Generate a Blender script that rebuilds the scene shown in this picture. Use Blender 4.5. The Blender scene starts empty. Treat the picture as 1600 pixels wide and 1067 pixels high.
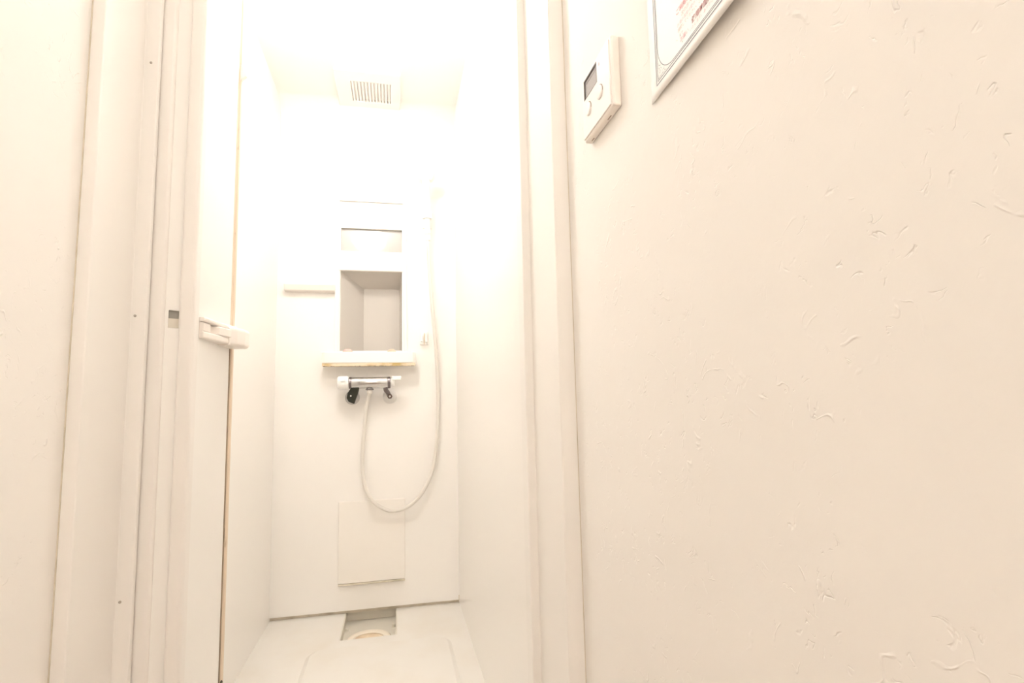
import bpy, bmesh, math
from mathutils import Vector, Matrix

scene = bpy.context.scene
COL = scene.collection

# ------------------------------------------------------------------ camera, world, exposure
cam_data = bpy.data.cameras.new('camera')
cam_data.sensor_width = 36.0
cam_data.lens = 850.0 / 1600.0 * 36.0
cam_data.clip_start = 0.01
cam = bpy.data.objects.new('camera', cam_data)
COL.objects.link(cam)
cam.matrix_world = Matrix((
    (0.97760843, -0.00037197, -0.21043199, 0.0),
    (-0.20917554, -0.11084604, -0.97157539, 0.0),
    (-0.02296415, 0.99383752, -0.10844183, 0.80),
    (0, 0, 0, 1)))
scene.camera = cam

world = bpy.data.worlds.new('world')
scene.world = world
world.use_nodes = True
world.node_tree.nodes['Background'].inputs[0].default_value = (0.9, 0.8, 0.7, 1)
world.node_tree.nodes['Background'].inputs[1].default_value = 0.0

vs = scene.view_settings
vs.view_transform = 'Standard'
vs.look = 'None'
vs.gamma = 1.0
vs.use_curve_mapping = False
vs.exposure = 1.92
scene.cycles.max_bounces = 16
scene.cycles.diffuse_bounces = 10

SHOWER_LAMP = 17.6      # radiance of the shower's ceiling lamp
HALL_LAMP = 27.3        # radiance of the corridor's ceiling lamp
LAMP_COLOUR = (1.0, 0.985, 0.95, 1)
HALL_COLOUR = (1.0, 0.975, 0.93, 1)


# ------------------------------------------------------------------ materials
def new_mat(name):
    m = bpy.data.materials.new(name)
    m.use_nodes = True
    nt = m.node_tree
    return m, nt, nt.nodes['Principled BSDF']


def N(nt, kind, **kw):
    n = nt.nodes.new(kind)
    for k, v in kw.items():
        setattr(n, k, v)
    return n


def plain(name, col, rough=0.4, metal=0.0, var=0.03, scale=6.0, emit=None):
    """base colour with a faint procedural unevenness"""
    m, nt, b = new_mat(name)
    tc = N(nt, 'ShaderNodeTexCoord')
    no = N(nt, 'ShaderNodeTexNoise')
    no.inputs['Scale'].default_value = scale
    no.inputs['Detail'].default_value = 3
    ra = N(nt, 'ShaderNodeValToRGB')
    ra.color_ramp.elements[0].color = [c * (1 - var) for c in col] + [1]
    ra.color_ramp.elements[1].color = [min(1, c * (1 + var)) for c in col] + [1]
    nt.links.new(tc.outputs['Object'], no.inputs['Vector'])
    nt.links.new(no.outputs['Fac'], ra.inputs['Fac'])
    nt.links.new(ra.outputs['Color'], b.inputs['Base Color'])
    b.inputs['Roughness'].default_value = rough
    b.inputs['Metallic'].default_value = metal
    if emit:
        b.inputs['Emission Color'].default_value = emit[0]
        b.inputs['Emission Strength'].default_value = emit[1]
    return m


def stained(name, col, dirt, lo, hi, scale, rough=0.5, stretch=(1, 1, 1)):
    """base colour with spots of dirt or mould"""
    m, nt, b = new_mat(name)
    tc = N(nt, 'ShaderNodeTexCoord')
    mp = N(nt, 'ShaderNodeMapping')
    mp.inputs['Scale'].default_value = stretch
    no = N(nt, 'ShaderNodeTexNoise')
    no.inputs['Scale'].default_value = scale
    no.inputs['Detail'].default_value = 5
    ra = N(nt, 'ShaderNodeValToRGB')
    ra.color_ramp.elements[0].position = lo
    ra.color_ramp.elements[0].color = (*col, 1)
    ra.color_ramp.elements[1].position = hi
    ra.color_ramp.elements[1].color = (*dirt, 1)
    nt.links.new(tc.outputs['Object'], mp.inputs['Vector'])
    nt.links.new(mp.outputs['Vector'], no.inputs['Vector'])
    nt.links.new(no.outputs['Fac'], ra.inputs['Fac'])
    nt.links.new(ra.outputs['Color'], b.inputs['Base Color'])
    b.inputs['Roughness'].default_value = rough
    return m


def plaster(name, col):
    """trowelled plaster: soft unevenness plus sparse trowel ridges and pits"""
    m, nt, b = new_mat(name)
    L = nt.links.new
    tc = N(nt, 'ShaderNodeTexCoord')

    def noise(scale, detail, rough=0.5, dist=0.0, offs=(0, 0, 0)):
        mp = N(nt, 'ShaderNodeMapping')
        mp.inputs['Location'].default_value = offs
        n = N(nt, 'ShaderNodeTexNoise')
        n.inputs['Scale'].default_value = scale
        n.inputs['Detail'].default_value = detail
        n.inputs['Roughness'].default_value = rough
        n.inputs['Distortion'].default_value = dist
        L(tc.outputs['Object'], mp.inputs['Vector'])
        L(mp.outputs['Vector'], n.inputs['Vector'])
        return n.outputs['Fac']

    def math_(op, a, c=None, cl=False):
        n = N(nt, 'ShaderNodeMath', operation=op)
        n.use_clamp = cl
        for i, v in enumerate((a, c)):
            if v is None:
                continue
            if isinstance(v, (int, float)):
                n.inputs[i].default_value = v
            else:
                L(v, n.inputs[i])
        return n.outputs[0]

    def ridge(src, width):
        d = math_('ABSOLUTE', math_('SUBTRACT', src, 0.5))
        return math_('SUBTRACT', 1.0, math_('DIVIDE', d, width), True)

    def mask(src, lo, hi):
        return math_('DIVIDE', math_('SUBTRACT', src, lo), hi - lo, True)

    patch = mask(noise(7, 2, 0.5, 0, (3, 1, 2)), 0.44, 0.60)
    r1 = math_('MULTIPLY', math_('MULTIPLY', ridge(noise(19, 2, 0.5, 0.7), 0.014), mask(noise(46, 2, 0.5, 0, (4, 8, 2)), 0.55, 0.63)), patch)
    r2 = math_('MULTIPLY', math_('MULTIPLY', ridge(noise(42, 3, 0.5, 0.6, (5, 5, 1)), 0.02), mask(noise(70, 2, 0.5, 0, (7, 2, 9)), 0.56, 0.64)), patch)
    soft = math_('MULTIPLY', noise(7, 3), 1.1)
    fine = math_('MULTIPLY', noise(120, 3), 0.05)
    h = math_('ADD', math_('ADD', math_('MULTIPLY', r1, 0.42), math_('MULTIPLY', r2, -0.34)), math_('ADD', soft, fine))
    bp = N(nt, 'ShaderNodeBump')
    bp.inputs['Strength'].default_value = 0.55
    bp.inputs['Distance'].default_value = 0.0032
    L(h, bp.inputs['Height'])
    L(bp.outputs['Normal'], b.inputs['Normal'])
    ra = N(nt, 'ShaderNodeValToRGB')
    ra.color_ramp.elements[0].color = [c * 0.985 for c in col] + [1]
    ra.color_ramp.elements[1].color = [c * 1.01 for c in col] + [1]
    L(noise(4, 3), ra.inputs['Fac'])
    L(ra.outputs['Color'], b.inputs['Base Color'])
    b.inputs['Roughness'].default_value = 0.75
    b.inputs['Specular IOR Level'].default_value = 0.25
    return m


M_PLASTER = plaster('plaster', (0.855, 0.83, 0.80))
M_FRP = plain('moulded_white_plastic', (0.865, 0.842, 0.812), 0.38, var=0.01, scale=3)
M_PANEL = plain('grey_white_moulding', (0.80, 0.785, 0.765), 0.32, var=0.012, scale=4)
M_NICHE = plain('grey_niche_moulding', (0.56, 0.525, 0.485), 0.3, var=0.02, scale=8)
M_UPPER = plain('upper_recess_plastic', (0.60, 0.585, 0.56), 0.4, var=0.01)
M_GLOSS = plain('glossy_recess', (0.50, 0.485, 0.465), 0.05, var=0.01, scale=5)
M_FRAME = plain('coated_door_frame', (0.84, 0.815, 0.785), 0.35, var=0.008, scale=3)
M_LEAF = plain('door_leaf', (0.86, 0.845, 0.82), 0.42, var=0.008, scale=3)
M_STILE = plain('door_stile', (0.83, 0.80, 0.77), 0.35, var=0.008, scale=3)
M_HANDLE = plain('ivory_plastic', (0.86, 0.81, 0.765), 0.3, var=0.01, scale=20)
M_GASKET = stained('aged_gasket', (0.74, 0.62, 0.49), (0.30, 0.21, 0.13), 0.66, 0.85, 55, 0.6, (1, 1, 0.35))
M_GROOVE = stained('dark_gasket_groove', (0.33, 0.25, 0.17), (0.07, 0.05, 0.035), 0.50, 0.72, 60, 0.7, (1, 1, 0.3))
M_SEAL_SHADE = stained('grimy_sealant_and_shade', (0.70, 0.64, 0.54), (0.50, 0.45, 0.36), 0.45, 0.7, 18, 0.6)  # corner sealant, and the shade painted in the wall gap and under the cover
M_GRIME = stained('yellowed_edge', (0.78, 0.66, 0.50), (0.55, 0.40, 0.17), 0.46, 0.66, 16, 0.5, (1, 1, 1))
M_MOULD = stained('mould_spots', (0.62, 0.50, 0.32), (0.10, 0.07, 0.03), 0.48, 0.60, 70, 0.7)
M_CHROME = plain('chrome', (0.66, 0.65, 0.65), 0.14, 1.0, var=0.01)
M_DARKRING = plain('dark_chrome', (0.22, 0.19, 0.19), 0.3, 0.8, var=0.05)
M_NUT = plain('blackened_nut', (0.035, 0.036, 0.026), 0.5, 0.2, var=0.3, scale=60)
M_BROWN = plain('brown_nut', (0.12, 0.075, 0.06), 0.4, 0.3, var=0.2, scale=60)
M_KNOB = plain('white_knob', (0.88, 0.875, 0.86), 0.3, var=0.01)
M_HOSE = plain('white_hose', (0.735, 0.70, 0.65), 0.45, var=0.015, scale=40)
M_PINK = plain('pink_clip', (0.66, 0.45, 0.41), 0.4, var=0.05, scale=30)
M_TAN = plain('tan_clip', (0.60, 0.50, 0.38), 0.4, var=0.08, scale=30)
M_TRAY = plain('grey_drain_tray', (0.68, 0.645, 0.57), 0.4, var=0.04, scale=14)
M_RING = plain('cream_drain_ring', (0.84, 0.77, 0.66), 0.3, var=0.03, scale=14)
M_COVER = plain('cream_cover', (0.855, 0.822, 0.778), 0.4, var=0.01, scale=6)
M_CUP = stained('drain_cup', (0.78, 0.66, 0.49), (0.62, 0.45, 0.30), 0.4, 0.7, 20, 0.4)
M_PAN = stained('shower_floor_plastic', (0.765, 0.74, 0.70), (0.735, 0.695, 0.635), 0.45, 0.75, 7, 0.5)
M_METAL = plain('grey_metal', (0.33, 0.32, 0.29), 0.4, 0.5, var=0.05, scale=40)
M_CTL = plain('controller_ivory', (0.86, 0.81, 0.76), 0.4, var=0.006, scale=20)
M_CTLFACE = plain('controller_face', (0.87, 0.835, 0.81), 0.35, var=0.005, scale=20)
M_LCD = plain('grey_lcd', (0.40, 0.375, 0.375), 0.2, var=0.02, scale=40)
M_BEZEL = plain('dark_bezel', (0.11, 0.09, 0.085), 0.4, var=0.05, scale=40)
M_SLOT = plain('dark_slot', (0.30, 0.22, 0.16), 0.5, var=0.05, scale=40)
M_PAPER = plain('notice_paper', (0.88, 0.86, 0.84), 0.6, var=0.004, scale=10)
M_INK = plain('blue_grey_ink', (0.17, 0.19, 0.235), 0.6, var=0.03, scale=50)
M_INKLIGHT = plain('pale_grey_ink', (0.38, 0.39, 0.41), 0.6, var=0.03, scale=50)
M_RED = plain('red_ink', (0.66, 0.25, 0.27), 0.6, var=0.03, scale=50)
M_PINKINK = plain('pink_ink', (0.72, 0.45, 0.48), 0.6, var=0.03, scale=50)
M_DARKRED = plain('dark_red_ink', (0.40, 0.15, 0.14), 0.6, var=0.03, scale=50)
M_BROWNINK = plain('brown_ink', (0.50, 0.42, 0.38), 0.6, var=0.03, scale=50)
M_GREENINK = plain('green_grey_ink', (0.52, 0.55, 0.42), 0.6, var=0.03, scale=50)
M_SCREW = plain('screw_metal', (0.42, 0.38, 0.34), 0.4, 0.6, var=0.05, scale=80)
M_VINYL = plain('hall_vinyl', (0.42, 0.32, 0.23), 0.5, var=0.06, scale=9)
M_LAMPBASE = plain('lamp_base', (0.8, 0.8, 0.78), 0.4)
M_LAMP1 = plain('shower_lamp_glow', (0.8, 0.8, 0.8), 0.4, emit=(LAMP_COLOUR, SHOWER_LAMP))
M_LAMP2 = plain('hall_lamp_glow', (0.8, 0.8, 0.8), 0.4, emit=(HALL_COLOUR, HALL_LAMP))


# ------------------------------------------------------------------ helpers
def tag(o, label=None, cat=None, group=None, kind=None):
    if label:
        o['label'] = label
    if cat:
        o['category'] = cat
    if group:
        o['group'] = group
    if kind:
        o['kind'] = kind
    return o


def empty(name, loc):
    o = bpy.data.objects.new(name, None)
    o.empty_display_size = 0.05
    o.location = loc
    COL.objects.link(o)
    return o


def world_loc(o):
    v = Vector(o.location)
    while o.parent:
        o = o.parent
        v += Vector(o.location)
    return v


def obj(name, bm, mat, parent=None, smooth=False, bevel=0.0, segs=2):
    """link a bmesh given in world metres as one mesh object under parent"""
    bmesh.ops.recalc_face_normals(bm, faces=bm.faces)
    c = Vector((0, 0, 0))
    if bm.verts:
        lo = Vector([min(v.co[i] for v in bm.verts) for i in range(3)])
        hi = Vector([max(v.co[i] for v in bm.verts) for i in range(3)])
        c = (lo + hi) / 2
        c.z = lo.z
    for v in bm.verts:
        v.co -= c
    me = bpy.data.meshes.new(name)
    bm.to_mesh(me)
    bm.free()
    me.materials.append(mat)
    if smooth:
        for p in me.polygons:
            p.use_smooth = True
    o = bpy.data.objects.new(name, me)
    COL.objects.link(o)
    o.location = c
    if parent is not None:
        o.location = c - world_loc(parent)
        o.parent = parent
    if bevel > 0:
        md = o.modifiers.new('bevel', 'BEVEL')
        md.width = bevel
        md.segments = segs
        md.limit_method = 'ANGLE'
        md.angle_limit = math.radians(40)
        md.harden_normals = False
    return o


def box(x0, x1, y0, y1, z0, z1, bm=None):
    bm = bm or bmesh.new()
    v = [bm.verts.new((x, y, z)) for z in (z0, z1) for y in (y0, y1) for x in (x0, x1)]
    for f in ((0, 1, 3, 2), (4, 6, 7, 5), (0, 4, 5, 1), (2, 3, 7, 6), (0, 2, 6, 4), (1, 5, 7, 3)):
        bm.faces.new([v[i] for i in f])
    return bm


def prism(poly, a0, a1, axis='z', bm=None):
    """extrude a 2D outline along an axis"""
    bm = bm or bmesh.new()

    def P(u, v, w):
        return {'z': (u, v, w), 'y': (u, w, v), 'x': (w, u, v)}[axis]
    A = [bm.verts.new(P(u, v, a0)) for u, v in poly]
    B = [bm.verts.new(P(u, v, a1)) for u, v in poly]
    n = len(poly)
    bm.faces.new(A)
    bm.faces.new(B[::-1])
    for i in range(n):
        bm.faces.new((A[i], B[i], B[(i + 1) % n], A[(i + 1) % n]))
    return bm


def lathe(c, axis, prof, n=32, bm=None):
    """revolve (distance along axis, radius) pairs about an axis through c"""
    bm = bm or bmesh.new()
    c = Vector(c)
    ax = Vector(axis).normalized()
    t = Vector((0, 0, 1)) if abs(ax.z) < 0.9 else Vector((1, 0, 0))
    u = ax.cross(t).normalized()
    w = ax.cross(u)
    rings = []
    for d, r in prof:
        if r < 1e-6:
            rings.append([bm.verts.new(c + ax * d)])
        else:
            rings.append([bm.verts.new(c + ax * d + (u * math.cos(2 * math.pi * k / n) + w * math.sin(2 * math.pi * k / n)) * r) for k in range(n)])
    for a, b in zip(rings, rings[1:]):
        for k in range(n):
            k2 = (k + 1) % n
            if len(a) == 1 and len(b) == 1:
                continue
            if len(a) == 1:
                bm.faces.new((a[0], b[k], b[k2]))
            elif len(b) == 1:
                bm.faces.new((a[k], b[0], a[k2]))
            else:
                bm.faces.new((a[k], b[k], b[k2], a[k2]))
    for r in (rings[0], rings[-1]):
        if len(r) > 1 and rings[0] is not rings[-1]:
            try:
                bm.faces.new(r)
            except ValueError:
                pass
    return bm


def catmull(pts, sub=8):
    P = [Vector(p) for p in pts]
    P = [P[0] * 2 - P[1]] + P + [P[-1] * 2 - P[-2]]
    out = []
    for i in range(1, len(P) - 2):
        a, b, c, d = P[i - 1:i + 3]
        for k in range(sub):
            t = k / sub
            out.append(0.5 * ((2 * b) + (c - a) * t + (2 * a - 5 * b + 4 * c - d) * t * t + (3 * b - a - 3 * c + d) * t ** 3))
    out.append(P[-2])
    return out


def tube(pts, r, n=12, bm=None):
    bm = bm or bmesh.new()
    rad = r if callable(r) else (lambda t: r)
    P = [Vector(p) for p in pts]
    up = None
    rings = []
    for i, p in enumerate(P):
        d = (P[min(i + 1, len(P) - 1)] - P[max(i - 1, 0)]).normalized()
        if up is None:
            up = d.orthogonal().normalized()
        up = (up - d * up.dot(d)).normalized()
        s = d.cross(up)
        rr = rad(i / (len(P) - 1))
        rings.append([bm.verts.new(p + (up * math.cos(2 * math.pi * k / n) + s * math.sin(2 * math.pi * k / n)) * rr) for k in range(n)])
    for a, b in zip(rings, rings[1:]):
        for k in range(n):
            bm.faces.new((a[k], b[k], b[(k + 1) % n], a[(k + 1) % n]))
    bm.faces.new(rings[0])
    bm.faces.new(rings[-1][::-1])
    return bm


def loft(sections, bm=None):
    """skin a list of equal-length closed outlines"""
    bm = bm or bmesh.new()
    R = [[bm.verts.new(p) for p in s] for s in sections]
    n = len(R[0])
    for a, b in zip(R, R[1:]):
        for k in range(n):
            bm.faces.new((a[k], b[k], b[(k + 1) % n], a[(k + 1) % n]))
    bm.faces.new(R[0])
    bm.faces.new(R[-1][::-1])
    return bm


def holed(us, vs_, holes, w0, w1, fmap, bm=None):
    """a plate with rectangular openings: us / vs_ outer range, holes (u0,u1,v0,v1), thickness w0..w1"""
    bm = bm or bmesh.new()
    U = sorted(set([*us] + [h[0] for h in holes] + [h[1] for h in holes]))
    V = sorted(set([*vs_] + [h[2] for h in holes] + [h[3] for h in holes]))
    cache = {}

    def vert(i, j, w):
        if (i, j, w) not in cache:
            cache[(i, j, w)] = bm.verts.new(fmap(U[i], V[j], w))
        return cache[(i, j, w)]

    def solid(i, j):
        if not (0 <= i < len(U) - 1 and 0 <= j < len(V) - 1):
            return False
        cu, cv = (U[i] + U[i + 1]) / 2, (V[j] + V[j + 1]) / 2
        return not any(h[0] < cu < h[1] and h[2] < cv < h[3] for h in holes)
    for i in range(len(U) - 1):
        for j in range(len(V) - 1):
            if not solid(i, j):
                continue
            for w in (w0, w1):
                bm.faces.new([vert(a, b, w) for a, b in ((i, j), (i + 1, j), (i + 1, j + 1), (i, j + 1))])
            for di, dj, e in ((-1, 0, ((i, j), (i, j + 1))), (1, 0, ((i + 1, j), (i + 1, j + 1))),
                              (0, -1, ((i, j), (i + 1, j))), (0, 1, ((i, j + 1), (i + 1, j + 1)))):
                if not solid(i + di, j + dj):
                    bm.faces.new((vert(*e[0], w0), vert(*e[1], w0), vert(*e[1], w1), vert(*e[0], w1)))
    return bm


def dome(c, rx, ry, rz, n=18, m=6):
    bm = bmesh.new()
    rings = []
    for k in range(m):
        a = math.pi / 2 * k / m
        rings.append([bm.verts.new((c[0] + rx * math.cos(a) * math.cos(2 * math.pi * i / n), c[1] + ry * math.cos(a) * math.sin(2 * math.pi * i / n), c[2] + rz * math.sin(a))) for i in range(n)])
    t = bm.verts.new((c[0], c[1], c[2] + rz))
    for a, b_ in zip(rings, rings[1:]):
        for i in range(n):
            bm.faces.new((a[i], a[(i + 1) % n], b_[(i + 1) % n], b_[i]))
    for i in range(n):
        bm.faces.new((rings[-1][i], rings[-1][(i + 1) % n], t))
    bm.faces.new(rings[0][::-1])
    return bm


XZ = lambda u, v, w: (u, w, v)
XY = lambda u, v, w: (u, v, w)
YZ = lambda u, v, w: (w, u, v)


def rounded_rect(x0, x1, y0, y1, r, n=8):
    pts = []
    for cx, cy, a in ((x1 - r, y1 - r, 0), (x0 + r, y1 - r, 90), (x0 + r, y0 + r, 180), (x1 - r, y0 + r, 270)):
        for k in range(n + 1):
            t = math.radians(a + 90 * k / n)
            pts.append((cx + r * math.cos(t), cy + r * math.sin(t)))
    return pts


def struct(name, bm, mat, label, cat, **kw):
    return tag(obj(name, bm, mat, **kw), label, cat, kind='structure')


# ------------------------------------------------------------------ the setting
XR, XL = 0.277, -0.4164          # corridor walls
YC, YS = 0.815, 0.934            # door frame: front face, stop face
SXL, SXR, YB = -0.433, 0.239, 2.15   # shower walls
ZF, ZC = 0.045, 1.98             # shower floor and ceiling
HZ = 1.93                        # underside of the door head

struct('wall_right', box(XR, XR + 0.12, -1.8, YC + 0.004, 0.0, 2.4), M_PLASTER, 'trowelled cream plaster wall carrying the controller and notice', 'wall')
struct('wall_left', box(XL - 0.12, XL, -1.8, YC + 0.004, 0.0, 2.4), M_PLASTER, 'narrow strip of cream plaster wall beside the door frame', 'wall')
struct('wall_rear', box(XL, XR, -1.92, -1.8, 0.0, 2.4), M_PLASTER, 'corridor end wall opposite the shower', 'wall')
struct('floor', box(XL - 0.12, XR + 0.12, -1.92, YC, -0.05, 0.0), M_VINYL, 'corridor floor before the shower', 'floor')
struct('ceiling', box(XL - 0.12, XR + 0.12, -1.92, 1.0, 2.4, 2.46), M_PLASTER, 'corridor ceiling', 'ceiling')
struct('wall_front', box(XL - 0.12, XR + 0.12, YC + 0.004, YS + 0.04, HZ + 0.05, 2.4), M_PLASTER, 'plaster wall above the shower door head', 'wall')

# shower compartment
cb = holed((SXL - 0.02, SXR + 0.02), (ZF + 0.0125, ZC), [(-0.207, 0.03, 1.0, 1.604)], YB, YB + 0.02, XZ)
wall_back = struct('wall_back', cb, M_FRP, 'white moulded back wall of the shower compartment', 'wall')
struct('wall_inner_left', box(SXL - 0.02, SXL, YS + 0.03, YB + 0.05, ZF, ZC), M_FRP, 'white shower side wall behind the folded door', 'wall')
struct('wall_inner_right', box(SXR, SXR + 0.02, YS + 0.0415, YB + 0.05, ZF, ZC), M_FRP, 'bright white shower side wall beside the right jamb', 'wall')
struct('ceiling_shower', box(SXL - 0.02, SXR + 0.02, YS + 0.04, YB + 0.05, ZC, ZC + 0.03), M_FRP, 'blown-out white shower ceiling', 'ceiling')

rc = 0.09
cv = [(YB, ZC), (YB, ZC - rc)] + [(YB - rc + rc * math.cos(math.radians(a)), ZC - rc + rc * math.sin(math.radians(a))) for a in range(6, 85, 6)] + [(YB - rc, ZC)]
obj('ceiling_coving', prism(cv, SXL, SXR, 'x'), M_FRP, wall_back, smooth=False)
TX0, TX1, TY0, TY1 = -0.176, 0.008, 1.925, 2.185
fl = holed((SXL - 0.02, SXR + 0.02), (YC, YB + 0.05), [(TX0, TX1, TY0, TY1)], 0.0, ZF, XY)
floor2 = struct('floor_shower', fl, M_PAN, 'cream plastic shower floor with a sunken drain', 'floor')
# raised standing pad with rounded corners
pad = rounded_rect(-0.262, 0.176, 1.02, 1.875, 0.06)
padin = rounded_rect(-0.250, 0.164, 1.032, 1.863, 0.05)
bm = loft([[(x, y, ZF) for x, y in pad], [(x, y, ZF + 0.005) for x, y in padin]])
obj('standing_pad', bm, M_PAN, floor2, bevel=0.002)
obj('gap_shade_strip', box(SXL, SXR, YB + 0.012, YB + 0.02, ZF, ZF + 0.0125), M_SEAL_SHADE, wall_back)  # grey-olive strip paints the shade in the gap below the wall
# dark sealant ticks at the back corners
obj('corner_sealant', tube([(SXR - 0.001, YB - 0.001, ZF + 0.013), (SXR - 0.001, YB - 0.001, 0.075)], 0.0022, 8), M_SEAL_SHADE, wall_back)

obj('corner_sealant', box(XL - 0.001, XL + 0.0012, YC - 0.0015, YC + 0.001, 0.0, 2.4), M_SEAL_SHADE, bpy.data.objects['wall_left'])
obj('corner_sealant', box(XR - 0.0009, XR + 0.001, YC - 0.0012, YC + 0.001, 0.0, 2.4), M_SEAL_SHADE, bpy.data.objects['wall_right'])
# door frame: L-profiled jambs and head
jr = [(XR + 0.05, YC), (0.2510, YC), (0.2402, YS), (0.2251, YS), (0.2251, YS + 0.040), (XR + 0.05, YS + 0.040)]
trim_r = struct('trim_1', prism(jr, 0.0, HZ + 0.05), M_FRAME, 'right jamb of the shower door frame', 'door jamb', bevel=0.0016)
jl = [(XL - 0.05, YC), (-0.3989, YC), (-0.3989, YS), (-0.3770, YS), (-0.3770, YS + 0.010), (XL - 0.05, YS + 0.010)]
trim_l = struct('trim_2', prism(jl, 0.0, HZ + 0.05), M_FRAME, 'left jamb of the shower door frame, with small screws', 'door jamb', bevel=0.0016)
for x, z in ((-0.3885, 1.361), (-0.3925, 0.944), (-0.3925, 0.521)):
    obj('screw', lathe((x, YS + 0.0005, z), (0, -1, 0), [(0, 0.0022), (0.0012, 0.002), (0.0018, 0.0008), (0.0018, 0)], 12), M_SCREW, trim_l)
struct('trim_3', prism([(YC, HZ), (YS, HZ), (YS, HZ - 0.018), (YS + 0.040, HZ - 0.018), (YS + 0.040, HZ + 0.05), (YC, HZ + 0.05)], -0.3765, 0.2248, 'x'),
       M_FRAME, 'head rail of the shower door frame', 'door head')
struct('trim_4', prism([(YC, 0.0), (YC, 0.07), (YS, 0.07), (YS, 0.085), (YS + 0.02, 0.085), (YS + 0.04, ZF), (YS + 0.04, 0.0)], -0.3765, 0.2248, 'x'),
       M_FRAME, 'raised threshold of the shower door', 'threshold')

# ------------------------------------------------------------------ folding door, folded open against the left jamb
door = empty('door_1', (-0.35, 0.95, 0.09))
tag(door, 'white folding shower door folded open at the left jamb', 'door', kind='structure')
DZ0, DZ1 = 0.092, HZ - 0.02
# panel hinged to the jamb: only its end stile and a sliver of its face show
AY0, AY1 = 0.9465, 1.165
pa = box(-0.381, -0.362, AY0 + 0.022, AY1, DZ0, DZ1)
leaf_a = obj('hinged_panel', pa, M_LEAF, door)
obj('end_stile', prism(rounded_rect(-0.3835, -0.3575, AY0, AY0 + 0.024, 0.005, 4), DZ0, DZ1), M_STILE, leaf_a)
# slanting strip added to fill the gap and catch light, holding a metal catch
SA, SB = Vector((-0.3580, 0.9520)), Vector((-0.3385, 0.9640))
SN = Vector((SB.y - SA.y, -(SB.x - SA.x))).normalized()


def slant(u, v, w):
    p = SA.lerp(SB, u) - SN * w
    return (p.x, p.y, v)


strip = obj('gap_fill_strip', holed((0, 1), (DZ0, DZ1), [(0.22, 0.90, 0.9285, 0.9570)], 0.0, 0.004, slant), M_LEAF, leaf_a)
tag(obj('catch_recess', holed((0.1, 0.98), (0.925, 0.960), [], 0.0042, 0.007, slant), M_METAL, strip), 'dark grey metal catch')
tag(obj('catch_lip', holed((0.24, 0.88), (0.929, 0.944), [], 0.0015, 0.0041, slant), M_TRAY, strip), 'paler grey metal lip')
# leading panel: end stile towards us, leaf, aged gasket on its far edge
BY0, BY1, BX = 0.956, 1.160, -0.318
leaf_b = obj('leading_panel', box(BX - 0.020, BX, BY0 + 0.018, BY1, DZ0, DZ1), M_LEAF, door, bevel=0.001)
obj('end_stile', prism(rounded_rect(BX - 0.0225, BX + 0.0015, BY0, BY0 + 0.026, 0.006, 4), DZ0, DZ1), M_STILE, leaf_b)
obj('edge_gasket', prism([(BX - 0.018, BY1), (BX - 0.001, BY1), (BX + 0.0035, BY1 + 0.003), (BX + 0.0045, BY1 + 0.010), (BX - 0.006, BY1 + 0.013), (BX - 0.018, BY1 + 0.012)], DZ0, DZ1),
    M_GASKET, leaf_b)
obj('gasket_groove', box(BX - 0.0005, BX + 0.0012, BY1 - 0.0042, BY1 + 0.0012, DZ0, 0.915), M_GROOVE, leaf_b)
obj('gasket_groove', box(BX - 0.0005, BX + 0.0008, BY1 - 0.003, BY1 + 0.0012, 0.955, DZ1), M_GASKET, leaf_b)
obj('mould_spot', dome((BX + 0.0040, BY1 + 0.0015, 0.294), 0.0022, 0.0022, 0.004), M_NUT, leaf_b)
obj('catch_nib', prism([(BX + 0.002, 1.478), (BX + 0.0135, 1.490), (BX + 0.0135, 1.4945), (BX + 0.002, 1.515)], BY1 + 0.002, BY1 + 0.011, 'y'), M_HANDLE, leaf_b)
# pull handle that swells towards the far edge of the leading panel
HZ0, HZ1 = 0.9165, 0.9500
hb = obj('pull_handle', box(BX, BX + 0.0012, 0.984, BY1 - 0.006, HZ0, HZ1), M_HANDLE, leaf_b, bevel=0.0015)


def bar(z0, z1, prof, tiltz):
    secs = []
    for y, p in prof:
        dz = tiltz(y)
        x0, x1 = BX - 0.0002, BX + p
        secs.append([(x0, y, z0 + dz), (x1 - 0.002, y, z0 + dz), (x1, y, z0 + dz + 0.002), (x1, y, z1 + dz - 0.002), (x1 - 0.002, y, z1 + dz), (x0, y, z1 + dz)])
    return loft(secs)


flat = lambda y: 0.0
obj('upper_bar', bar(0.9435, 0.9515, [(0.984, 0.008), (1.00, 0.0110), (1.03, 0.0125), (1.06, 0.015), (1.09, 0.022), (1.105, 0.027)], flat), M_HANDLE, hb, bevel=0.001)
obj('lower_bar', bar(0.9155, 0.9270, [(0.984, 0.0075), (1.00, 0.0110), (1.03, 0.0145), (1.06, 0.018), (1.09, 0.023), (1.105, 0.027)], flat), M_HANDLE, hb, bevel=0.001)
obj('grip_plate', bar(0.9265, 0.9425, [(0.984, 0.0070), (1.010, 0.0095), (1.0105, 0.0005), (1.030, 0.0005), (1.040, 0.0150), (1.075, 0.0235), (1.105, 0.0275)], flat), M_HANDLE, hb)
kn = [(1.075, 0.022, 0.0), (1.095, 0.030, 0.0), (1.120, 0.0375, 0.0), (1.145, 0.0385, 0.0), (1.158, 0.035, 0.002), (1.1635, 0.028, 0.005)]
secs = []
for y, p, s in kn:
    rr = rounded_rect(BX, BX + p, 0.9125 + s, 0.9490 - s, 0.007 if p > 0.02 else 0.004, 4)
    secs.append([(a, y, b) for a, b in rr])
obj('thumb_block', loft(secs), M_HANDLE, hb, smooth=False, bevel=0.001)

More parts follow.
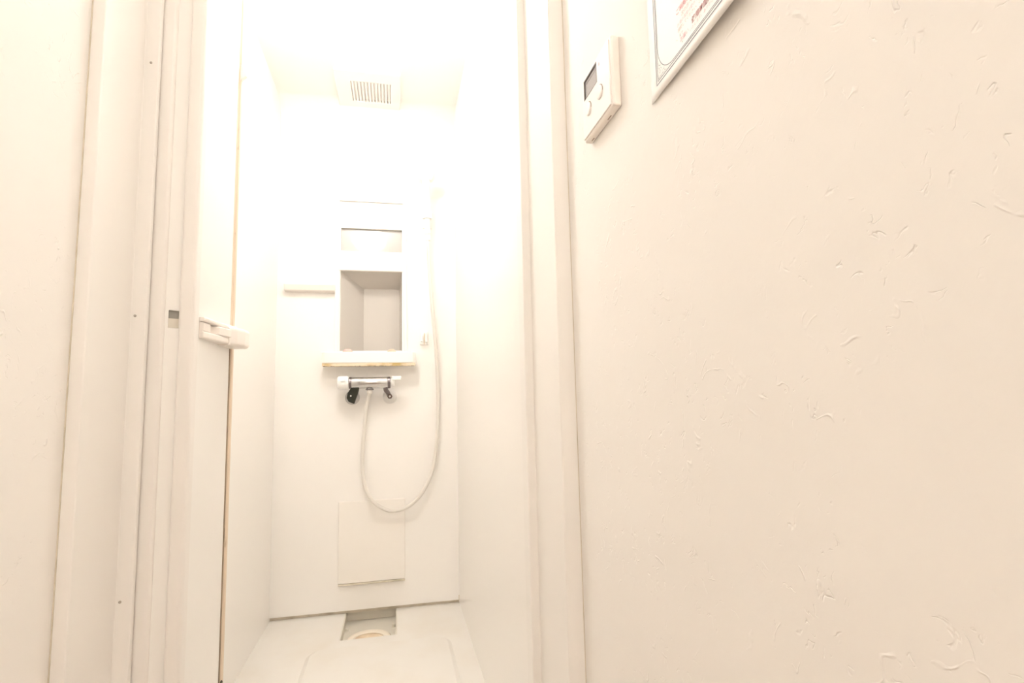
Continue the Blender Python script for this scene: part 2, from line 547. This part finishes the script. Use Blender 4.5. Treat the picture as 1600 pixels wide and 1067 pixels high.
# ------------------------------------------------------------------ shower console in the middle of the back wall
con = empty('shower_console', (-0.09, YB, 0.94))
tag(con, 'white moulded column on the back wall with an open grey niche', 'shower shelf')
H_N = (-0.204, 0.027, 1.003, 1.3130)
H_M = (-0.204, 0.027, 1.392, 1.483)
H_U = (-0.211, 0.031, 1.556, 1.592)
obj('column_face', holed((-0.224, 0.046), (0.992, 1.63), [H_N, H_M, H_U], YB - 0.010, YB, XZ), M_FRP, con, bevel=0.0015)
# tapering niche cavity (open towards the room)
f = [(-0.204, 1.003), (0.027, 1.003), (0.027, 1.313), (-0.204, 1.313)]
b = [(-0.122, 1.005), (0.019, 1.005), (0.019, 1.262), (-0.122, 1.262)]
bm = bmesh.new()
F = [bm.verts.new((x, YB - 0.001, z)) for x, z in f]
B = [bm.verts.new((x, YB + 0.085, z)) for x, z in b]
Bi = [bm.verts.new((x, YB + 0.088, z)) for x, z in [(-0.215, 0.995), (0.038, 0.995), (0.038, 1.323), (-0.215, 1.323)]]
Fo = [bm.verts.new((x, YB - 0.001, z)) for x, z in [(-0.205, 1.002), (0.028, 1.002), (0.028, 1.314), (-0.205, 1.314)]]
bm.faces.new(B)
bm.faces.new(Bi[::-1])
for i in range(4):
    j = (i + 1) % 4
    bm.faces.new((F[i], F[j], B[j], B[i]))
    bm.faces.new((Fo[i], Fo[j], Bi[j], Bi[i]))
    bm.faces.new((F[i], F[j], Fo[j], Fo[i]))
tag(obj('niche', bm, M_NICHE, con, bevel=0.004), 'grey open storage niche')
# rim of the niche: proud bars left and right
for x0 in (-0.2115, 0.027):
    obj('niche_rim', box(x0, x0 + 0.007, YB - 0.016, YB - 0.006, 1.000, 1.325), M_FRP, con, bevel=0.002)
obj('niche_hood', prism([(YB - 0.022, 1.330), (YB - 0.008, 1.334), (YB - 0.006, 1.3125), (YB - 0.019, 1.3125)], -0.2115, 0.0335, 'x'), M_HANDLE, con, bevel=0.0015)
# shallow glossy recess above, its back leaning up a little
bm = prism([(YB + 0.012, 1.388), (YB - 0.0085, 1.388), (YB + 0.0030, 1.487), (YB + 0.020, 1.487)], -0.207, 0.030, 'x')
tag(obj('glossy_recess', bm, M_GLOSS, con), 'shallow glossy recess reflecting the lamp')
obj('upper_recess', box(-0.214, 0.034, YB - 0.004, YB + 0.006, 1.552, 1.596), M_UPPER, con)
# shelf with a yellowed lower edge
SHX0, SHX1 = -0.2630, 0.0780
sh = prism([(SHX0 + 0.010, YB), (SHX0, 2.125), (SHX0, 2.094), (SHX0 + 0.012, 2.084), (SHX1 - 0.012, 2.084), (SHX1, 2.094), (SHX1, 2.125), (SHX1 - 0.010, YB)], 0.9520, 0.9940)
shelf = obj('shelf', sh, M_FRP, con, bevel=0.004, segs=3)
obj('edge_strip', box(SHX0 + 0.002, SHX1 - 0.002, 2.0865, 2.10, 0.9420, 0.9522), M_GRIME, shelf)
obj('mould_line', box(SHX0 + 0.006, SHX1 - 0.008, 2.0872, 2.099, 0.9403, 0.9423), M_MOULD, shelf)


tag(obj('shelf_clip', dome((-0.173, 2.110, 0.9938), 0.019, 0.012, 0.0145), M_PINK, con, smooth=True), 'small pink plug')
tag(obj('shelf_clip', dome((-0.012, 2.110, 0.9938), 0.017, 0.012, 0.0130), M_TAN, con, smooth=True), 'small tan plug')

# small ledge left of the niche
led = prism([(YB, 1.256), (2.118, 1.256), (2.114, 1.2515), (2.122, 1.230), (YB, 1.2255)], -0.404, -0.224, 'x')
tag(obj('soap_ledge', led, M_HANDLE, bevel=0.003), 'small cream ledge on the back wall left of the niche', 'shelf')

# access panel low on the back wall
ap = empty('access_panel', (-0.083, YB, 0.15))
tag(ap, 'shallow rectangular cover panel low on the back wall, above the drain', 'panel')
obj('cover', box(-0.203, 0.038, YB - 0.007, YB, 0.153, 0.445), M_COVER, ap, bevel=0.003)
obj('shade_lip', box(-0.201, 0.037, YB - 0.011, YB - 0.001, 0.1475, 0.1525), M_SEAL_SHADE, ap, bevel=0.001)  # darker strip stands in for the shadow line below the cover

# ------------------------------------------------------------------ mixer tap
mx = empty('shower_mixer', (-0.091, YB, 0.80))
tag(mx, 'chrome bar shower mixer with white end knobs under the shelf', 'tap')
MY, MZ = 2.09, 0.879
obj('mixer_body', lathe((-0.1565, MY, MZ), (1, 0, 0), [(0, 0.0205), (0.002, 0.0213), (0.129, 0.0213), (0.131, 0.0205)], 40), M_CHROME, mx, smooth=True, bevel=0.001)
obj('end_ring', lathe((-0.1655, MY, MZ), (1, 0, 0), [(0, 0.020), (0.001, 0.0216), (0.009, 0.0216), (0.0092, 0.019)], 32), M_DARKRING, mx)
obj('end_ring', lathe((-0.0258, MY, MZ), (1, 0, 0), [(0, 0.019), (0.0002, 0.0216), (0.009, 0.0216), (0.0096, 0.020)], 32), M_DARKRING, mx)
kl = obj('temperature_knob', lathe((-0.2055, MY, MZ + 0.0005), (1, 0, 0), [(0, 0.0215), (0.003, 0.0240), (0.014, 0.0250), (0.032, 0.0250), (0.039, 0.0235), (0.0402, 0.018)], 24), M_KNOB, mx, bevel=0.001)
obj('safety_button', box(-0.194, -0.176, MY - 0.027, MY - 0.0225, MZ + 0.004, MZ + 0.013), M_KNOB, kl, bevel=0.001)
kr = obj('flow_knob', lathe((-0.0165, MY, MZ + 0.002), (1, 0, 0), [(0, 0.014), (0.002, 0.0165), (0.012, 0.0165), (0.016, 0.013)], 24), M_KNOB, mx)
obj('flow_lever', box(-0.012, 0.0235, MY - 0.022, MY + 0.006, MZ + 0.0085, MZ + 0.0225), M_KNOB, kr, bevel=0.003)
# left inlet: blackened elbow and nut
obj('inlet_elbow', loft([[(-0.1565, MY - 0.013, 0.862), (-0.128, MY - 0.013, 0.862), (-0.128, MY + 0.015, 0.862), (-0.1565, MY + 0.015, 0.862)],
                         [(-0.170, MY - 0.006, 0.842), (-0.134, MY - 0.006, 0.838), (-0.134, MY + 0.022, 0.838), (-0.170, MY + 0.022, 0.842)],
                         [(-0.1735, MY + 0.000, 0.824), (-0.142, MY + 0.000, 0.816), (-0.142, MY + 0.028, 0.816), (-0.1735, MY + 0.028, 0.824)],
                         [(-0.166, MY + 0.002, 0.810), (-0.147, MY + 0.002, 0.802), (-0.147, MY + 0.028, 0.802), (-0.166, MY + 0.028, 0.810)]]),
    M_NUT, mx, bevel=0.002)
obj('inlet_flange', lathe((-0.157, YB, 0.826), (0, -1, 0), [(0, 0.027), (0.004, 0.0265), (0.010, 0.020), (0.034, 0.017)], 32), M_CHROME, mx, smooth=True)
obj('inlet_screw', lathe((-0.158, MY - 0.0055, 0.8315), (0, -1, 0), [(-0.004, 0.0035), (0.001, 0.003), (0.002, 0)], 12), M_CHROME, mx)
# right inlet: chrome elbow with a round flange and a brown nut
obj('inlet_elbow', tube(catmull([(-0.034, MY, 0.863), (-0.033, MY + 0.006, 0.851), (-0.0265, MY + 0.014, 0.842), (-0.0225, MY + 0.024, 0.834)], 5), 0.0085, 14), M_DARKRING, mx, smooth=True)
obj('inlet_flange', lathe((-0.019, YB, 0.827), (0, -1, 0), [(0, 0.027), (0.004, 0.0262), (0.012, 0.019), (0.020, 0.015)], 32), M_PANEL, mx, smooth=True)
obj('inlet_nut', lathe((-0.0185, MY + 0.010, 0.8275), (0, -1, 0), [(-0.032, 0.0098), (0.0, 0.0098), (0.003, 0.0088), (0.003, 0.0045), (-0.002, 0.004), (-0.002, 0)], 6), M_BROWN, mx)
obj('inlet_screw', lathe((-0.0185, MY + 0.0105, 0.8275), (0, -1, 0), [(-0.004, 0.0042), (0.001, 0.0035), (0.002, 0)], 12), M_PANEL, mx)
# hose outlet under the body
ou = obj('hose_outlet', lathe((-0.0915, MY + 0.004, 0.861), (0, 0, -1), [(-0.006, 0.014), (0.002, 0.014), (0.003, 0.012), (0.010, 0.0115)], 20), M_CHROME, mx, bevel=0.0006)
obj('outlet_ring', lathe((-0.0915, MY + 0.004, 0.8555), (0, 0, -1), [(0, 0.0146), (0.003, 0.0146), (0.0032, 0.0118)], 20), M_DARKRING, ou)
obj('outlet_nut', lathe((-0.0915, MY + 0.004, 0.8515), (0, 0, -1), [(0, 0.0105), (0.010, 0.0105), (0.014, 0.0085)], 16), M_HOSE, ou)

# ------------------------------------------------------------------ hand shower, hose, hooks
hs = empty('hand_shower', (0.125, 2.12, 1.45))
tag(hs, 'white hand shower with a long looping hose, hung in the upper hook', 'shower head')
hose_pts = [(-0.0915, MY + 0.005, 0.842), (-0.103, 2.112, 0.79), (-0.114, 2.126, 0.686), (-0.118, 2.132, 0.593), (-0.111, 2.128, 0.511), (-0.085, 2.115, 0.452),
            (-0.039, 2.115, 0.415), (0.002, 2.117, 0.406), (0.054, 2.119, 0.421), (0.101, 2.123, 0.465), (0.140, 2.128, 0.545), (0.157, 2.132, 0.652),
            (0.163, 2.134, 0.773), (0.163, 2.132, 0.896), (0.155, 2.118, 1.02), (0.142, 2.105, 1.17), (0.131, 2.095, 1.323), (0.126, 2.088, 1.432)]
obj('hose', tube(catmull(hose_pts, 7), 0.0070, 12), M_HOSE, hs, smooth=True)
obj('hose_nut', lathe((0.1262, 2.088, 1.428), (-0.05, -0.02, 1), [(0, 0.0085), (0.004, 0.0105), (0.022, 0.0105), (0.026, 0.009)], 16), M_KNOB, hs)
obj('hand_grip', tube(catmull([(0.125, 2.0875, 1.452), (0.124, 2.082, 1.50), (0.122, 2.072, 1.56), (0.119, 2.058, 1.62), (0.116, 2.040, 1.665)], 5), lambda t: 0.0105 + 0.005 * t, 16), M_KNOB, hs, smooth=True)
hd = obj('spray_head', lathe((0.115, 2.045, 1.685), (-0.05, -0.82, -0.57), [(-0.022, 0), (-0.020, 0.012), (-0.008, 0.034), (0.004, 0.042), (0.012, 0.042), (0.015, 0.038), (0.015, 0)], 32), M_KNOB, hs, smooth=True, bevel=0.001)
obj('spray_face', lathe((0.115, 2.045, 1.685), (-0.05, -0.82, -0.57), [(0.0152, 0.034), (0.018, 0.032), (0.018, 0)], 28), M_PANEL, hd)


def hook(z, label):
    r = empty('shower_hook', (0.127, YB, z))
    tag(r, label, 'hook', 'hand shower hooks on the back wall')
    obj('back_plate', box(0.108, 0.146, YB - 0.008, YB, z - 0.030, z + 0.030), M_KNOB, r, bevel=0.003)
    # open C-shaped cradle
    bm = bmesh.new()
    sec = []
    for k in range(15):
        a = math.radians(-60 - 300 * k / 14)
        ca, sa = math.cos(a + math.radians(30)), math.sin(a + math.radians(30))
        cx, cy = 0.1245, 2.0815
        sec.append([(cx + ca * q, cy + sa * q, z + h_) for q, h_ in ((0.0145, -0.012), (0.019, -0.012), (0.019, 0.010), (0.0145, 0.010))])
    obj('cradle', loft(sec, bm), M_KNOB, r)
    obj('arm', prism([(2.099, z - 0.009), (YB - 0.006, z - 0.020), (YB - 0.006, z + 0.012), (2.099, z + 0.008)], 0.118, 0.132, 'x'), M_KNOB, r, bevel=0.001)
    return r


hook(1.525, 'upper white hand-shower hook, holding the shower head')


def low_hook():
    z = 1.052
    r = empty('shower_hook', (0.112, YB, z))
    tag(r, 'lower white hook beside the niche, empty and stained', 'hook', 'hand shower hooks on the back wall')
    obj('back_plate', box(0.095, 0.129, YB - 0.008, YB, z - 0.026, z + 0.032), M_KNOB, r, bevel=0.003)
    obj('prong', box(0.099, 0.105, YB - 0.034, YB - 0.006, z - 0.016, z + 0.020), M_KNOB, r, bevel=0.002)
    obj('prong', box(0.117, 0.123, YB - 0.034, YB - 0.006, z - 0.016, z + 0.020), M_KNOB, r, bevel=0.002)
    tag(obj('stain', prism([(0.1105, z - 0.024), (0.1135, z - 0.025), (0.1145, z + 0.020), (0.1115, z + 0.020)], YB - 0.010, YB - 0.0075, 'y'), M_GRIME, r), 'yellow rust stain')


low_hook()

# ------------------------------------------------------------------ ventilation cover on the shower ceiling
vent = empty('ceiling_vent', (-0.09, 1.99, ZC))
tag(vent, 'white slatted ventilation cover on the shower ceiling', 'vent')
V0, V1 = (-0.158, -0.016), (1.935, 2.068)
obj('cover', holed((-0.212, 0.020), (1.872, 2.115), [(V0[0], V0[1], V1[0], V1[1])], ZC - 0.014, ZC, XY), M_FRP, vent, bevel=0.003)
obj('duct_back', box(V0[0], V0[1], V1[0], V1[1], ZC - 0.0045, ZC), M_PANEL, vent)
ns = 12
for k in range(ns):
    x = V0[0] + (k + 0.5) * (V0[1] - V0[0]) / ns
    obj('slat', box(x - 0.0032, x + 0.0032, V1[0], V1[1], ZC - 0.013, ZC - 0.004), M_FRP, vent)

# ------------------------------------------------------------------ floor drain
dr = empty('floor_drain', (-0.085, 1.99, 0.0))
tag(dr, 'sunken grey floor drain with a cream ring against the back wall', 'drain')
TZ = 0.010
obj('tray', holed((TX0, TX1), (TY0, TY1), [(TX0 + 0.004, TX1 - 0.004, TY0 + 0.003, TY1 - 0.003)], TZ - 0.004, ZF - 0.001, XY,
                  box(TX0, TX1, TY0, TY1, 0.004, TZ)), M_TRAY, dr)
obj('ring', lathe((-0.085, 1.992, TZ), (0, 0, 1), [(0.0, 0.074), (0.006, 0.073), (0.0085, 0.069), (0.0085, 0.052), (0.006, 0.049), (0.0, 0.048)], 48), M_RING, dr, smooth=True)
obj('strainer_cup', lathe((-0.085, 1.992, TZ), (0, 0, 1), [(0.0004, 0.0505), (0.0045, 0.049), (0.003, 0.040), (0.002, 0.0)], 40), M_CUP, dr, smooth=True)
for x in (TX0 + 0.012, TX1 - 0.012):
    obj('tray_stud', lathe((x, 2.085, TZ), (0, 0, 1), [(0, 0.006), (0.009, 0.0055), (0.011, 0.003), (0.011, 0)], 14), M_TRAY, dr)


# ------------------------------------------------------------------ remote controller on the right wall
ct = empty('remote_controller', (XR, 0.65, 1.163))
tag(ct, 'ivory water heater controller with a grey display on the right wall', 'controller')
CY0, CY1, CZ0, CZ1, CXF = 0.597, 0.7025, 1.1625, 1.2565, 0.2655
body = obj('body', box(CXF, XR, CY0, CY1, CZ0, CZ1), M_CTL, ct, bevel=0.0028, segs=3)
LY0, LY1, LZ0, LZ1 = 0.6445, 0.6925, 1.2215, 1.2495
fc = holed((CY0 + 0.006, CY1 - 0.002), (CZ0 + 0.004, CZ1 - 0.003), [(LY0, LY1, LZ0, LZ1)], CXF - 0.0018, CXF + 0.0004, YZ)
face = obj('front_cover', fc, M_CTLFACE, ct, bevel=0.0005)
obj('bezel', holed((LY0 - 0.0005, LY1 + 0.0005), (LZ0 - 0.0005, LZ1 + 0.0005), [(LY0 + 0.0002, LY1 - 0.0014, LZ0 + 0.0002, LZ1 - 0.0016)], CXF - 0.0021, CXF + 0.0002, YZ), M_BEZEL, face)
lcd = obj('display', box(CXF - 0.0006, CXF + 0.0005, LY0, LY1, LZ0, LZ1), M_LCD, ct)
obj('display_line', box(CXF - 0.0008, CXF - 0.0005, LY0 + 0.006, LY1 - 0.007, LZ1 - 0.0075, LZ1 - 0.0066), M_BEZEL, lcd)
for y, z in ((0.6765, 1.2005), (0.6345, 1.2005)):
    bt = obj('button', lathe((CXF - 0.0018, y, z), (-1, 0, 0), [(-0.0005, 0.0092), (0.0016, 0.0088), (0.0022, 0.0075), (0.0022, 0)], 28), M_CTLFACE, ct)
    sec = []
    for k in range(13):
        a = math.radians(60 + 200 * k / 12) - math.radians(70)
        wdt = 0.0011 * math.sin(math.pi * k / 12) + 0.0002
        cy, cz = math.cos(a), math.sin(a)
        sec.append([(CXF - 0.0019 - h_, y + cy * q, z + cz * q) for q, h_ in ((0.0090, 0), (0.0092 + wdt, 0), (0.0092 + wdt, 0.0004), (0.0090, 0.0004))])
    obj('button_gap', loft(sec), M_SLOT, bt)
obj('status_mark', box(CXF - 0.0021, CXF - 0.0017, 0.633, 0.6365, 1.2385, 1.2425), M_PINKINK, face)
obj('pry_slot', box(0.2715, 0.2728, 0.6215, 0.6330, CZ0 - 0.0003, CZ0 + 0.001), M_SLOT, body)
obj('pry_slot', box(0.2715, 0.2728, 0.6830, 0.6920, CZ0 - 0.0003, CZ0 + 0.001), M_SLOT, body)

# ------------------------------------------------------------------ paper notice on the right wall, lower edge lifting off
no = empty('paper_notice', (XR, 0.41, 1.115))
tag(no, 'white paper notice with a grey ruled border and red text on the right wall', 'notice')
PY0, PY1, PZ0, PZ1 = 0.315, 0.5175, 1.1185, 1.405


def lift(y, z):
    t = min(1.0, max(0.0, (1.29 - z) / 0.17))
    s = min(1.0, max(0.0, (0.5175 - y) / 0.16))
    return 0.0012 + 0.0075 * t ** 1.3 * (0.06 + 0.94 * s)


def on_paper(y, z, e):
    return (XR - lift(y, z) - e, y, z)


bm = bmesh.new()
nu, nv = 20, 30
G = [[[bm.verts.new(on_paper(PY0 + (PY1 - PY0) * i / nu, PZ0 + (PZ1 - PZ0) * j / nv, e)) for j in range(nv + 1)] for i in range(nu + 1)] for e in (0.0003, 0.0)]
for i in range(nu):
    for j in range(nv):
        for s in (0, 1):
            bm.faces.new((G[s][i][j], G[s][i + 1][j], G[s][i + 1][j + 1], G[s][i][j + 1]))
rim = [(i, 0) for i in range(nu)] + [(nu, j) for j in range(nv)] + [(i, nv) for i in range(nu, 0, -1)] + [(0, j) for j in range(nv, 0, -1)]
for a, b_ in zip(rim, rim[1:] + rim[:1]):
    bm.faces.new((G[0][a[0]][a[1]], G[0][b_[0]][b_[1]], G[1][b_[0]][b_[1]], G[1][a[0]][a[1]]))
paper = obj('paper', bm, M_PAPER, no, smooth=True)


def stroke(name, pts, w, mat, closed=False, e=0.00055):
    """a printed line of width w through (y, z) points, lying on the paper"""
    dens = []
    P = [Vector(p) for p in pts]
    if closed:
        P = P + [P[0]]
    for a, b_ in zip(P, P[1:]):
        n = max(1, int((b_ - a).length / 0.006))
        for k in range(n):
            dens.append(a.lerp(b_, k / n))
    dens.append(P[-1])
    bm = bmesh.new()
    L, R = [], []
    n = len(dens)
    for i, p in enumerate(dens):
        if closed:
            d = dens[(i + 1) % (n - 1)] - dens[(i - 1) % (n - 1)]
        else:
            d = dens[min(i + 1, n - 1)] - dens[max(i - 1, 0)]
        d = d.normalized() if d.length > 1e-9 else Vector((1, 0))
        q = Vector((-d.y, d.x)) * (w / 2)
        L.append(bm.verts.new(on_paper(p.x + q.x, p.y + q.y, e)))
        R.append(bm.verts.new(on_paper(p.x - q.x, p.y - q.y, e)))
    for i in range(n - 1):
        bm.faces.new((L[i], L[i + 1], R[i + 1], R[i]))
    return obj(name, bm, mat, paper)


BY, BZ = 0.5035, 1.1315          # bottom corner of the printed border
TYB, TZB = PY0 + (PY1 - BY), PZ1 - (BZ - PZ0)
rect = lambda i: [(BY - i, BZ + i), (BY - i, TZB - i), (TYB + i, TZB - i), (TYB + i, BZ + i)]
stroke('border_line', rect(0), 0.0012, M_INK, True)
stroke('border_line', rect(0.0032), 0.0009, M_INK, True)
stroke('border_line', rounded_rect(TYB + 0.0052, BY - 0.0052, BZ + 0.0052, TZB - 0.0052, 0.034, 10), 0.0008, M_INK, True)


def arc(cy, cz, r, a0, a1, n=12):
    return [(cy + r * math.cos(math.radians(a0 + (a1 - a0) * k / n)), cz + r * math.sin(math.radians(a0 + (a1 - a0) * k / n))) for k in range(n + 1)]


# scrolls in the four spandrels of the border
for sy, oy in ((1, BY), (-1, TYB)):
    for sz, oz in ((1, BZ), (-1, TZB)):
        T = lambda pts: [(oy - sy * (y), oz + sz * z) for y, z in pts]
        strokes = [
            [(0.0095 + 0.0035 * (1 - k / 22) * math.cos(k * 0.42), 0.0115 + 0.0042 * (1 - k / 22) * math.sin(k * 0.42)) for k in range(20)],
            arc(0.009, 0.0095, 0.0062, 150, 330),
            arc(0.0085, 0.009, 0.0045, 170, 320),
            [(0.0048, 0.0235), (0.0065, 0.0190), (0.0098, 0.0175), (0.0125, 0.0185)],
            [(0.0235, 0.0048), (0.0195, 0.0062), (0.0180, 0.0090), (0.0188, 0.0118)],
            arc(0.0165, 0.0075, 0.0022, 0, 300, 10),
            arc(0.0075, 0.0170, 0.0020, 0, 300, 10),
            [(0.0050, 0.0050), (0.0085, 0.0062), (0.0130, 0.0060), (0.0200, 0.0048)],
        ]
        for s in strokes:
            stroke('scroll', T(s), 0.00042, M_INKLIGHT)


def text(body, y, z, size, mat, bold=0.0):
    cu = bpy.data.curves.new('text', 'FONT')
    cu.body = body
    cu.size = size
    cu.resolution_u = 2
    cu.offset = bold
    t = bpy.data.objects.new('text', cu)
    COL.objects.link(t)
    dg = bpy.context.evaluated_depsgraph_get()
    me = bpy.data.meshes.new_from_object(t.evaluated_get(dg))
    bpy.data.objects.remove(t)
    bm = bmesh.new()
    bm.from_mesh(me)
    bpy.data.meshes.remove(me)
    for v in bm.verts:
        v.co = Vector(on_paper(y - v.co.x, z + v.co.y, 0.0007))
    return obj('printed_text', bm, mat, paper)


rows = [
    ('ご利用後は必ず清掃のうえ', 0.4560, 1.1765, 0.0068, M_RED, 0.00010),
    ('次の方へお譲り', 0.4460, 1.1690, 0.0052, M_BROWNINK, 0.0),
    ('お湯の温度は壁のリモコンで', 0.4545, 1.1628, 0.0044, M_PINKINK, 0.0),
    ('調節してください。ご注意を', 0.4535, 1.1570, 0.0044, M_BROWNINK, 0.0),
    ('使用時間は約十五分の間', 0.4270, 1.1475, 0.0070, M_DARKRED, 0.00014),
    ('まで', 0.4510, 1.1500, 0.0040, M_INKLIGHT, 0.0),
    ('お願い', 0.4495, 1.1440, 0.0056, M_PINKINK, 0.00005),
    ('いたします。ありがとうございます', 0.4310, 1.1415, 0.0042, M_PINKINK, 0.0),
    ('・', 0.4585, 1.1480, 0.0060, M_GREENINK, 0.0),
    ('・', 0.4480, 1.1395, 0.0060, M_GREENINK, 0.0),
    ('シャワールームのご利用', 0.4500, 1.1880, 0.0056, M_PINKINK, 0.0),
    ('ご案内とお願い', 0.4560, 1.1980, 0.0074, M_RED, 0.0001),
]
for r in rows:
    text(*r)


# ------------------------------------------------------------------ lamps (above the frame)
def lamp(name, x, y, z, r, h, mat, label):
    e = empty(name, (x, y, z))
    tag(e, label, 'lamp')
    obj('lamp_base', lathe((x, y, z), (0, 0, -1), [(0, r * 0.7), (0.026, r * 0.7), (0.028, r * 0.9), (0.030, r * 0.9)], 40), M_LAMPBASE, e)
    obj('diffuser', lathe((x, y, z - 0.0302), (0, 0, -1), [(0, r * 0.90), (h * 0.2, r * 0.98), (h * 0.45, r * 0.98), (h * 0.72, r * 0.8), (h * 0.9, r * 0.45), (h, 0)], 40), mat, e, smooth=True)


lamp('ceiling_lamp', -0.14, 1.31, ZC, 0.09, 0.085, M_LAMP1, 'round glowing lamp on the shower ceiling')
lamp('ceiling_lamp', -0.12, -1.1, 2.4, 0.11, 0.05, M_LAMP2, 'round glowing lamp on the corridor ceiling')
